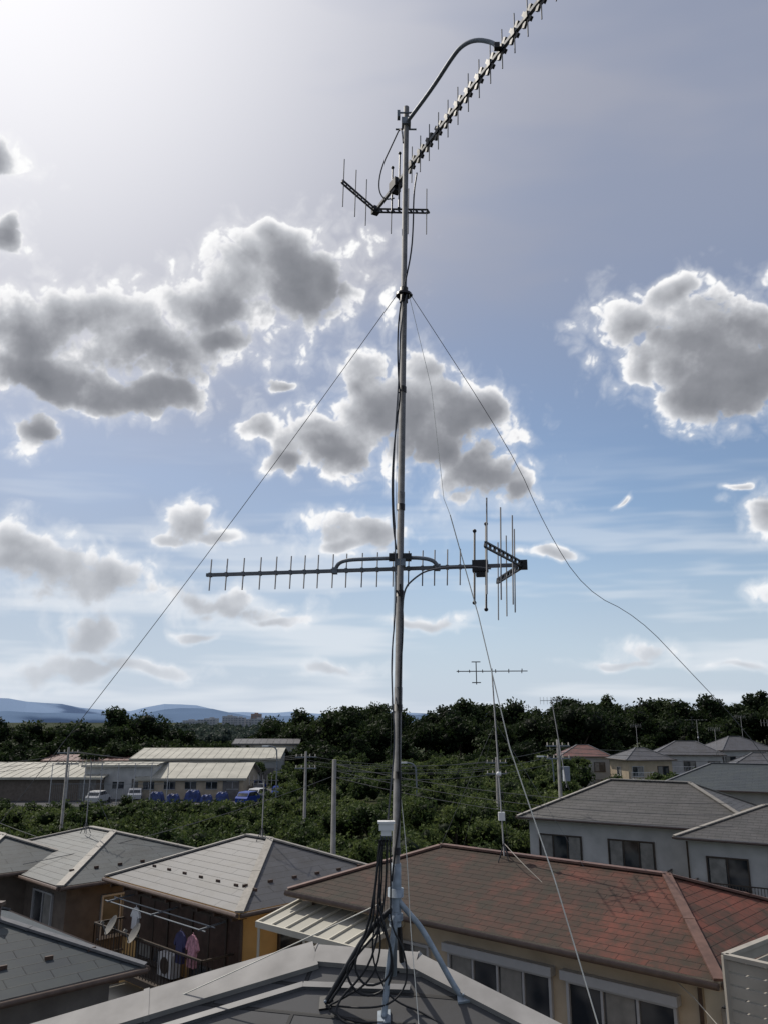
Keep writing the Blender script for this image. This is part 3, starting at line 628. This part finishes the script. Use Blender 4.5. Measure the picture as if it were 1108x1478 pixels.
# ------------------------------------------------------------------ foliage
import bmesh
bm=bmesh.new(); bmesh.ops.create_icosphere(bm,subdivisions=1,radius=1); bm.verts.ensure_lookup_table()
ICV=np.array([v.co[:] for v in bm.verts]); ICF=np.array([[v.index for v in f.verts] for f in bm.faces]); bm.free()
class Fol:
    def __init__(s): s.q=[];s.qs=[];s.tv=[];s.wood=MB()
    def tree(s,x,y,base,h,r,leaf,n,lobes=9,trunk=True,flat=.8):
        cz=base+h-r*flat; tone=rng.uniform(-.22,.22)
        cen=rng.normal(size=(lobes,3)); cen/=np.linalg.norm(cen,axis=1)[:,None]; cen*=rng.uniform(.25,.8,(lobes,1)); cen[:,2]=np.abs(cen[:,2])*1.1-.35
        cen=cen*[r,r,r*flat]+[x,y,cz]; cr=r*rng.uniform(.26,.5,lobes); lt=rng.uniform(-.18,.18,lobes)
        for c,k in zip(cen,cr):
            vv=ICV*k*.68*rng.uniform(.7,1.1,(len(ICV),1))+c; s.tv.append((vv,ICF))
        idx=rng.integers(0,lobes,n); dr=rng.normal(size=(n,3)); dr/=np.linalg.norm(dr,axis=1)[:,None]; dr[:,2]=np.where(rng.random(n)<.7,np.abs(dr[:,2]),dr[:,2])
        rad=rng.uniform(.66,1.22,n)
        c=cen[idx]+dr*(cr[idx]*rad)[:,None]*[1,1,.9]
        nn=dr*.6+rng.normal(size=(n,3))*.7; nn/=np.linalg.norm(nn,axis=1)[:,None]
        t=np.cross(nn,rng.normal(size=(n,3))); t/=np.linalg.norm(t,axis=1)[:,None]; b=np.cross(nn,t)
        sz=leaf*rng.uniform(.5,1.3,n)[:,None]; t=t*sz;b=b*sz*.55
        q=np.stack([c-t,c-b,c+t,c+b],1); s.q.append(q)
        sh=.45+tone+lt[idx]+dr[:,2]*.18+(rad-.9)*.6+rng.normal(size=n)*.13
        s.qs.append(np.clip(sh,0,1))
        if trunk:
            s.wood.tube([(x,y,base),(x+rng.uniform(-.1,.1),y,base+h*.3),(x+rng.uniform(-.3,.3),y,cz)],[.05*r+.05,.035*r+.04,.03],0,6,False)
            for k in range(3):
                e=cen[k]; s.wood.tube([(x,y,base+h*.3),tuple((np.array([x,y,base+h*.3])+e)/2+[0,0,.1]),tuple(e)],[.03*r+.03,.02*r+.02,.015],0,5,False)
    def obj(s,name,mat):
        Q=np.concatenate(s.q); nq=len(Q); qs=np.repeat(np.concatenate(s.qs),4)
        tv=[];tf=[];off=nq*4
        for vv,ff in s.tv: tv.append(vv); tf.append(ff+off); off+=len(vv)
        TV=np.concatenate(tv);TF=np.concatenate(tf)
        wv=np.array(s.wood.v).reshape(-1,3) if s.wood.v else np.zeros((0,3)); WF=np.array(s.wood.f,dtype=np.int64).reshape(-1,4)+off if s.wood.f else np.zeros((0,4),int)
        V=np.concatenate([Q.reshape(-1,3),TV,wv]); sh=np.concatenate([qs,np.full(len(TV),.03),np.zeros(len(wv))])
        li=np.concatenate([np.arange(nq*4),TF.ravel(),WF.ravel()])
        lt=np.concatenate([np.full(nq,4),np.full(len(TF),3),np.full(len(WF),4)]); ls=np.concatenate([[0],np.cumsum(lt)[:-1]])
        me=bpy.data.meshes.new(name); me.vertices.add(len(V)); me.vertices.foreach_set('co',V.astype(np.float32).ravel())
        me.loops.add(len(li)); me.loops.foreach_set('vertex_index',li.astype(np.int32))
        me.polygons.add(len(lt)); me.polygons.foreach_set('loop_start',ls.astype(np.int32))
        me.materials.append(M[mat]); me.materials.append(M['bark'])
        mi=np.zeros(len(lt),dtype=np.int32); mi[nq+len(TF):]=1; me.polygons.foreach_set('material_index',mi)
        at=me.attributes.new('shade','FLOAT','POINT'); at.data.foreach_set('value',sh.astype(np.float32))
        me.update(calc_edges=True); me.validate()
        o=bpy.data.objects.new(name,me); scene.collection.objects.link(o); return o
F=Fol()
def canopy_top(az):
    pts=[(-60,.018),(-26,.016),(-24,.008),(-21,.016),(-16,.020),(-14,.012),(-12.5,-.004),(-10,-.004),(-8.5,.012),(-4,.021),(0,.027),(4,.031),(7,.026),(10,.030),(13,.040),(17,.036),(21,.034),(25,.040),(30,.040),(60,.038)]
    for (a,b),(c,d) in zip(pts,pts[1:]):
        if a<=az<=c: return b+(d-b)*(az-a)/(c-a)
    return .02
for row,(D,n) in enumerate(((170,64),(182,68),(198,60))):
    for i in range(n):
        az=-40+80*(i+rng.uniform(-.4,.4)+.5*(row%2))/n; dd=D+rng.uniform(-6,6)
        top=canopy_top(az)*D+rng.uniform(-1.9,1.1)-(0 if row==1 else rng.uniform(.2,2.8) if row==0 else .4)
        x=math.tan(math.radians(az))*dd
        if -13.5<az<-8.5: top=-3.2+rng.uniform(-1.5,1.2)
        F.tree(x,dd,GR,top-GR,rng.uniform(4.0,6.4),.38,1800 if row<2 else 1200,14,True,1.15)
for i in range(110):
    az=-38+76*(i+rng.uniform(-.4,.4))/110; dd=rng.uniform(148,163); F.tree(math.tan(math.radians(az))*dd,dd,GR,rng.uniform(5,8.5),rng.uniform(3.2,4.5),.36,900,8,True,1.0)
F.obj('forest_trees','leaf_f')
F=Fol()
for i in range(170):
    dd=230*(5.2)**rng.random(); az=rng.uniform(-18,-5); F.tree(math.tan(math.radians(az))*dd,dd,GR,rng.uniform(6,9.4),rng.uniform(5,9)*(dd/500)**.4,.8*(dd/400),260,8,False,.7)
F.obj('far_plain_trees','leaf_d')
F=Fol()
def inhouse(x,y):
    for h in (H1,H2,H2b,H3,H4,H5,H5w):
        v=Vector((x,y,0))-h.O; s=v.dot(h.A); t=v.dot(h.B)
        if -1.8<s<h.L+1.8 and -1.8<t<h.W+1.8: return True
    return False
D=41.0
while D<140:
    st=3.1 if D<80 else 4.4
    xs=np.arange(-.12*D if D>75 else -.52*D,.36*D,st)
    for x0 in xs:
        x=x0+rng.uniform(-1.3,1.3); y=D+rng.uniform(-1.5,1.5)
        if x>.17*D and D<62: continue
        if x>20 and 58<D<76: continue
        if x>.24*D and D>98: continue
        if inhouse(x,y): continue
        left=x<-.06*D
        hh=rng.uniform(2.6,3.9) if left else rng.uniform(3.6,5.4)
        if D<50: hh*=.85
        lf=.115+.0011*(D-40)
        F.tree(x,y,GR,hh,rng.uniform(1.6,2.7),lf,1400 if D<70 else 750,9,D<80,.75)
    D+=st
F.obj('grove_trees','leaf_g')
F=Fol()
for i in range(120):
    y=rng.uniform(36,41); x=rng.uniform(-22,8)
    if inhouse(x,y): continue
    F.tree(x,y,GR,rng.uniform(1.5,2.8),rng.uniform(.9,1.5),.10,500,6,False,.8)
for i in range(130):
    y=rng.uniform(80,92); x=rng.uniform(-.6*y,-.08*y)
    F.tree(x,y,GR,rng.uniform(1.5,2.8),rng.uniform(1.2,2),.16,300,6,False,.8)
for i in range(40):
    y=rng.uniform(125,140); x=rng.uniform(-80,-5)
    F.tree(x,y,GR,rng.uniform(3,4.5),rng.uniform(1.8,2.8),.3,450,7,False,.8)
for i in range(46):
    y=rng.uniform(104,122); x=rng.uniform(.25*y,.72*y)
    F.tree(x,y-6,GR,rng.uniform(2.6,4.4),rng.uniform(1.5,2.4),.22,450,7,False,.8)
F.obj('shrub_mass','leaf_s')
F=Fol()
for x,y,h,r in((10.6,32.5,4.0,1.3),(11.5,33.2,3.4,1.1)): F.tree(x,y,GR,h,r,.09,2500,9,True,.9)
F.obj('garden_tree','leaf_s')
F=Fol(); F.tree(-8.6,104,GR,7.6,2.2,.22,1800,9,True,1.5); F.tree(-6.6,106,GR,6.4,1.9,.22,1400,9,True,1.4); F.obj('street_tree','leaf_f')
# ------------------------------------------------------------------ ground
m,nt,b=new_mat('ground_grass_soil'); L=nt.links.new
tc=N(nt,'ShaderNodeTexCoord'); n1=N(nt,'ShaderNodeTexNoise'); n1.inputs['Scale'].default_value=.12; n1.inputs['Detail'].default_value=6; L(tc.outputs['Object'],n1.inputs[0])
r=N(nt,'ShaderNodeValToRGB'); L(n1.outputs['Fac'],r.inputs[0]); r.color_ramp.elements[0].position=.4; r.color_ramp.elements[1].position=.65
r.color_ramp.elements[0].color=(.02,.032,.014,1); r.color_ramp.elements[1].color=(.06,.06,.032,1); L(r.outputs[0],b.inputs['Base Color']); b.inputs['Roughness'].default_value=1; b.inputs['Specular IOR Level'].default_value=.05
g=MB(); S=14000; g.face([(-S,-S,GR),(S,-S,GR),(S,S,GR),(-S,S,GR)]); g.obj('ground',[m])
g=MB()
g.face([(-26,96,GR+.008),(-8,96,GR+.008),(-8,134,GR+.008),(-70,134,GR+.008),(-70,104,GR+.008),(-26,104,GR+.008)]); g.obj('factory_yard_pavement',[M['asph']])
g=MB(); g.face([(-30,-12,GR+.004),(24,-12,GR+.004),(24,34,GR+.004),(-30,34,GR+.004)]); g.obj('paved_yards',[M['asph']])
# ------------------------------------------------------------------ clouds: a far shell of cumulus, cover and light computed from density
SUN_EL=math.radians(49); SUN_AZ=math.radians(-38)
sv=Vector((math.sin(SUN_AZ)*math.cos(SUN_EL),math.cos(SUN_AZ)*math.cos(SUN_EL),math.sin(SUN_EL)))
F_,TH=1150.0,math.radians(14.7)
cl=[(435,408,95,76),(350,395,66,54),(488,410,42,54),(395,350,44,26),(300,440,84,50),(150,450,135,50),(50,480,110,60),(235,505,125,48),(60,550,115,42),(200,575,95,26),(330,500,60,28),(60,637,46,24),(0,245,36,34),(5,330,30,22),
 (555,590,100,66),(480,635,72,46),(510,545,50,36),(655,600,80,46),(700,590,40,38),(690,680,88,40),(620,640,74,36),(435,668,40,20),(375,618,42,24),(400,562,22,8),(770,700,34,22),(590,545,44,26),
 (1005,495,112,66),(900,462,50,46),(1075,545,100,60),(1020,570,76,44),(1105,405,36,30),(965,428,46,26),(930,520,40,30),(1085,747,44,22),(790,793,36,8),(1046,716,18,5),(912,718,12,5),
 (262,738,54,30),(320,762,60,17),(230,765,36,15),(525,782,70,30),(480,800,34,11),(60,820,118,47),(150,840,76,34),(25,785,48,28),(310,868,110,20),(400,884,54,10),(295,912,34,8),
 (125,925,60,31),(75,965,104,23),(200,975,115,15),(480,972,50,14),(935,938,46,20),(620,891,48,9),(1050,970,46,8),(895,955,60,8),
 (-120,500,110,70),(-180,760,120,60),(-260,900,140,40),(1280,600,120,70),(1250,860,130,30),(1420,760,120,60)]
def skypos(u,v):
    up_=739-v; d=Vector((u-554,F_*math.cos(TH)-up_*math.sin(TH),F_*math.sin(TH)+up_*math.cos(TH))).normalized()
    return d.x/(1+d.y), d.z/(1+d.y)
STEP=.00058
qx=np.arange(-.45,.45,STEP); qz=np.arange(.001,.40,STEP); X,Y=np.meshgrid(qx,qz); SH=X.shape
tab=np.random.default_rng(11).uniform(0,2*math.pi,(512,512)); TC,TS=np.cos(tab),np.sin(tab)
def gn(x,y,s):
    x=x+s*17.13+200; y=y+s*9.71+200
    xi=np.floor(x).astype(int); yi=np.floor(y).astype(int); fx=x-xi; fy=y-yi
    u=fx*fx*fx*(fx*(fx*6-15)+10); v=fy*fy*fy*(fy*(fy*6-15)+10)
    def g(i,j): a=(xi+i)%512; b=(yi+j)%512; return TC[b,a]*(fx-i)+TS[b,a]*(fy-j)
    return (g(0,0)*(1-u)+g(1,0)*u)*(1-v)+(g(0,1)*(1-u)+g(1,1)*u)*v
def fbm(x,y,f,o,r,s,bil=False):
    t=0;a=1.0
    for k in range(o):
        n=gn(x*f,y*f,s+k); t=t+a*((np.abs(n)*2.2-.45) if bil else n*1.5); f*=2.07; a*=r
    return t
wx=X+.016*fbm(X,Y,14,3,.5,1); wy=Y+.012*fbm(X,Y,14,3,.5,5)
cur=None
for (u,v,ru,rv) in cl:
    x0,z0=skypos(u,v); a=abs(skypos(u+ru,v)[0]-skypos(u-ru,v)[0])/2; b=abs(skypos(u,v-rv)[1]-skypos(u,v+rv)[1])/2
    l=np.sqrt(((wx-x0)/a)**2+((wy-z0)/b)**2)
    if cur is None: cur=l
    else:
        h_=np.maximum(.3-np.abs(cur-l),0)/.3; cur=np.minimum(cur,l)-h_**3*.3/6
Fd=1.24-cur
wx2=X+.0035*fbm(X,Y,60,2,.5,21); wy2=Y+.0035*fbm(X,Y,60,2,.5,25)
fb_=fbm(X,Y,26,6,.55,9); bl_=fbm(wx2,wy2,40,5,.52,33,True)
det=.40*fb_+.54*bl_
Dn=Fd+det
def sst(x,a,b): t=np.clip((x-a)/(b-a),0,1); return t*t*(3-2*t)
den=1+X*X+Y*Y; ELz=2*Y/den
wdt=.85-.52*sst(ELz,0,.34)
cov=np.maximum(sst(Dn,.02,.02+wdt),sst(Dn,-.5,.5)*.38)*(1-.12*sst(.12-ELz,0,.1)); cov[Fd<-1.0]=0
sq=(sv.x/(1+sv.y),sv.z/(1+sv.y)); dx=sq[0]-X; dy=sq[1]-Y; ln=np.sqrt(dx*dx+dy*dy)+1e-6; dx/=ln; dy/=ln
Dc=np.clip(Dn,0,2.0); J,I=np.meshgrid(np.arange(SH[1]),np.arange(SH[0])); acc=0; ns=6
Dlow=np.clip(Fd+.35*fb_,0,2)
for k in range(1,ns+1):
    s_=.0045*k*k**.35; jj=np.clip((J+dx*s_/STEP).astype(int),0,SH[1]-1); ii=np.clip((I+dy*s_/STEP).astype(int),0,SH[0]-1); acc=acc+(.6*Dc[ii,jj]+.4*Dlow[ii,jj])
acc/=ns
lit=.02+.64*np.exp(-2.2*np.maximum(Dc*.5+Dlow*.65-.22,0))+.55*np.exp(-1.95*acc)+.10*np.clip(bl_,-1,1)
lit=np.clip(lit,0,1)
keep=cov>.004
fk=keep[:-1,:-1]|keep[1:,:-1]|keep[:-1,1:]|keep[1:,1:]
vid=np.arange(SH[0]*SH[1]).reshape(SH)
fq=np.stack([vid[:-1,:-1][fk],vid[:-1,1:][fk],vid[1:,1:][fk],vid[1:,:-1][fk]],1)
used=np.unique(fq); remap=np.zeros(SH[0]*SH[1],dtype=np.int64); remap[used]=np.arange(len(used)); fq=remap[fq]
R_=12500.0
V=np.stack([2*X/den,(1-X*X-Y*Y)/den,2*Y/den],-1).reshape(-1,3)[used]*R_
me=bpy.data.meshes.new('clouds'); me.vertices.add(len(V)); me.vertices.foreach_set('co',V.astype(np.float32).ravel())
me.loops.add(len(fq)*4); me.loops.foreach_set('vertex_index',fq.astype(np.int32).ravel()); me.polygons.add(len(fq)); me.polygons.foreach_set('loop_start',(np.arange(len(fq))*4).astype(np.int32))
for nm,ar in(('cover',cov),('sunlit',lit)):
    at=me.attributes.new(nm,'FLOAT','POINT'); at.data.foreach_set('value',ar.reshape(-1)[used].astype(np.float32))
me.update(calc_edges=True)
mc=bpy.data.materials.new('cumulus_cloud'); mc.use_nodes=True; nt=mc.node_tree; nt.nodes.clear(); L=nt.links.new
ac=N(nt,'ShaderNodeAttribute',attribute_name='cover'); al_=N(nt,'ShaderNodeAttribute',attribute_name='sunlit')
cr_=N(nt,'ShaderNodeValToRGB'); L(al_.outputs['Fac'],cr_.inputs[0]); E=cr_.color_ramp.elements
E[0].position=.08; E[0].color=(.18,.19,.215,1); E[1].position=1; E[1].color=(1,1,1,1)
e=E.new(.32); e.color=(.28,.29,.32,1); e=E.new(.6); e.color=(.54,.555,.59,1); e=E.new(.82); e.color=(.90,.90,.915,1)
ge=N(nt,'ShaderNodeNewGeometry'); se=N(nt,'ShaderNodeSeparateXYZ'); L(ge.outputs['Position'],se.inputs[0])
mr=N(nt,'ShaderNodeMapRange'); L(se.outputs[2],mr.inputs[0]); mr.inputs[1].default_value=0; mr.inputs[2].default_value=.30*R_; mr.inputs[3].default_value=.58; mr.inputs[4].default_value=0
mx=N(nt,'ShaderNodeMix',data_type='RGBA'); L(mr.outputs[0],mx.inputs[0]); L(cr_.outputs[0],mx.inputs[6]); mx.inputs[7].default_value=(.76,.81,.88,1)
em=N(nt,'ShaderNodeEmission'); L(mx.outputs[2],em.inputs[0]); tr=N(nt,'ShaderNodeBsdfTransparent'); mh=N(nt,'ShaderNodeMixShader'); L(ac.outputs['Fac'],mh.inputs[0]); L(tr.outputs[0],mh.inputs[1]); L(em.outputs[0],mh.inputs[2])
ou_=N(nt,'ShaderNodeOutputMaterial'); L(mh.outputs[0],ou_.inputs[0])
try: mc.cycles.emission_sampling='NONE'
except Exception as ex: print(ex)
me.materials.append(mc); oc=bpy.data.objects.new('clouds',me); scene.collection.objects.link(oc)
# ------------------------------------------------------------------ sky
w=bpy.data.worlds.new('World'); scene.world=w; w.use_nodes=True; nt=w.node_tree; nt.nodes.clear(); L=nt.links.new
tc=N(nt,'ShaderNodeTexCoord'); dirv=tc.outputs['Generated']
sky=N(nt,'ShaderNodeTexSky',sky_type='NISHITA'); sky.sun_disc=False; sky.sun_elevation=SUN_EL; sky.sun_rotation=SUN_AZ; sky.air_density=1.0; sky.dust_density=.7; sky.ozone_density=2.0
def mathn(op,*a,clamp=False):
    n=N(nt,'ShaderNodeMath',operation=op); n.use_clamp=clamp
    for i,x in enumerate(a):
        if hasattr(x,'is_linked') : L(x,n.inputs[i])
        else: n.inputs[i].default_value=x
    return n.outputs[0]
def mrange(x,a,b,c,d_,smooth_=True):
    n=N(nt,'ShaderNodeMapRange',interpolation_type='SMOOTHSTEP' if smooth_ else 'LINEAR'); L(x,n.inputs[0])
    for i,k in enumerate((a,b,c,d_)): n.inputs[i+1].default_value=k
    return n.outputs[0]
def mixc(f,a,b):
    n=N(nt,'ShaderNodeMix',data_type='RGBA')
    for i,x in((0,f),(6,a),(7,b)):
        if hasattr(x,'is_linked'): L(x,n.inputs[i])
        elif i==0: n.inputs[0].default_value=x
        else: n.inputs[i].default_value=(*[k*10 for k in x],1)
    return n.outputs[2]
def vscale(v,s):
    n=N(nt,'ShaderNodeVectorMath',operation='MULTIPLY'); L(v,n.inputs[0]); n.inputs[1].default_value=s; return n.outputs[0]
def noise(vec,scale,detail,rough=.55):
    n=N(nt,'ShaderNodeTexNoise',noise_dimensions='2D'); n.inputs['Scale'].default_value=scale; n.inputs['Detail'].default_value=detail; n.inputs['Roughness'].default_value=rough; L(vec,n.inputs['Vector']); return n.outputs[0]
sp=N(nt,'ShaderNodeSeparateXYZ'); L(dirv,sp.inputs[0]); el=sp.outputs[2]
iy=mathn('DIVIDE',1.0,mathn('MAXIMUM',mathn('ADD',sp.outputs[1],1.0),.02))
cb=N(nt,'ShaderNodeCombineXYZ'); L(mathn('MULTIPLY',sp.outputs[0],iy),cb.inputs[0]); L(mathn('MULTIPLY',el,iy),cb.inputs[1]); P=cb.outputs[0]
dt=N(nt,'ShaderNodeVectorMath',operation='DOT_PRODUCT'); L(dirv,dt.inputs[0]); dt.inputs[1].default_value=sv; dot=dt.outputs['Value']
veil=mrange(noise(vscale(P,(2.2,7.5,1)),1.0,4),.33,.68,0,1)
hi=mrange(el,.24,.60,0,1)
left=mrange(sp.outputs[0],-.45,.15,.38,0)
vf=mathn('ADD',mathn('MULTIPLY',hi,mathn('ADD',mathn('MULTIPLY',veil,.24),.70)),mathn('ADD',mathn('MULTIPLY',veil,.20),left),clamp=True)
glow=mathn('POWER',mrange(dot,.70,1.0,0.0001,1,False),2.8)
veilc=mixc(glow,(.345,.368,.455),(1.05,1.04,1.07))
c0=mixc(vf,sky.outputs[0],veilc)
hz=mrange(el,-.02,.25,.85,0); c1=mixc(hz,c0,(.54,.64,.79))
st=mathn('MULTIPLY',mrange(noise(vscale(P,(6.0,50,1)),1.0,3),.44,.68,0,.58),mrange(el,.36,.12,0,1)); c1=mixc(st,c1,(.80,.84,.89))
bg=N(nt,'ShaderNodeBackground'); L(c1,bg.inputs[0]); bg.inputs[1].default_value=.1
ow=N(nt,'ShaderNodeOutputWorld'); L(bg.outputs[0],ow.inputs[0])
sl=bpy.data.lights.new('sun','SUN'); sl.energy=3.3; sl.angle=math.radians(.5); sl.color=(1,.94,.85)
so=bpy.data.objects.new('sun',sl); so.rotation_euler=sv.to_track_quat('Z','Y').to_euler(); scene.collection.objects.link(so)
cam=bpy.data.cameras.new('camera'); co=bpy.data.objects.new('camera',cam); scene.collection.objects.link(co)
cam.sensor_fit='VERTICAL'; cam.sensor_height=36; cam.lens=28.0; cam.clip_start=.05; cam.clip_end=40000
co.location=(0,0,0); co.rotation_euler=(math.radians(90+14.7),0,0); scene.camera=co
scene.view_settings.view_transform='Standard'; scene.view_settings.look='None'; scene.view_settings.exposure=0
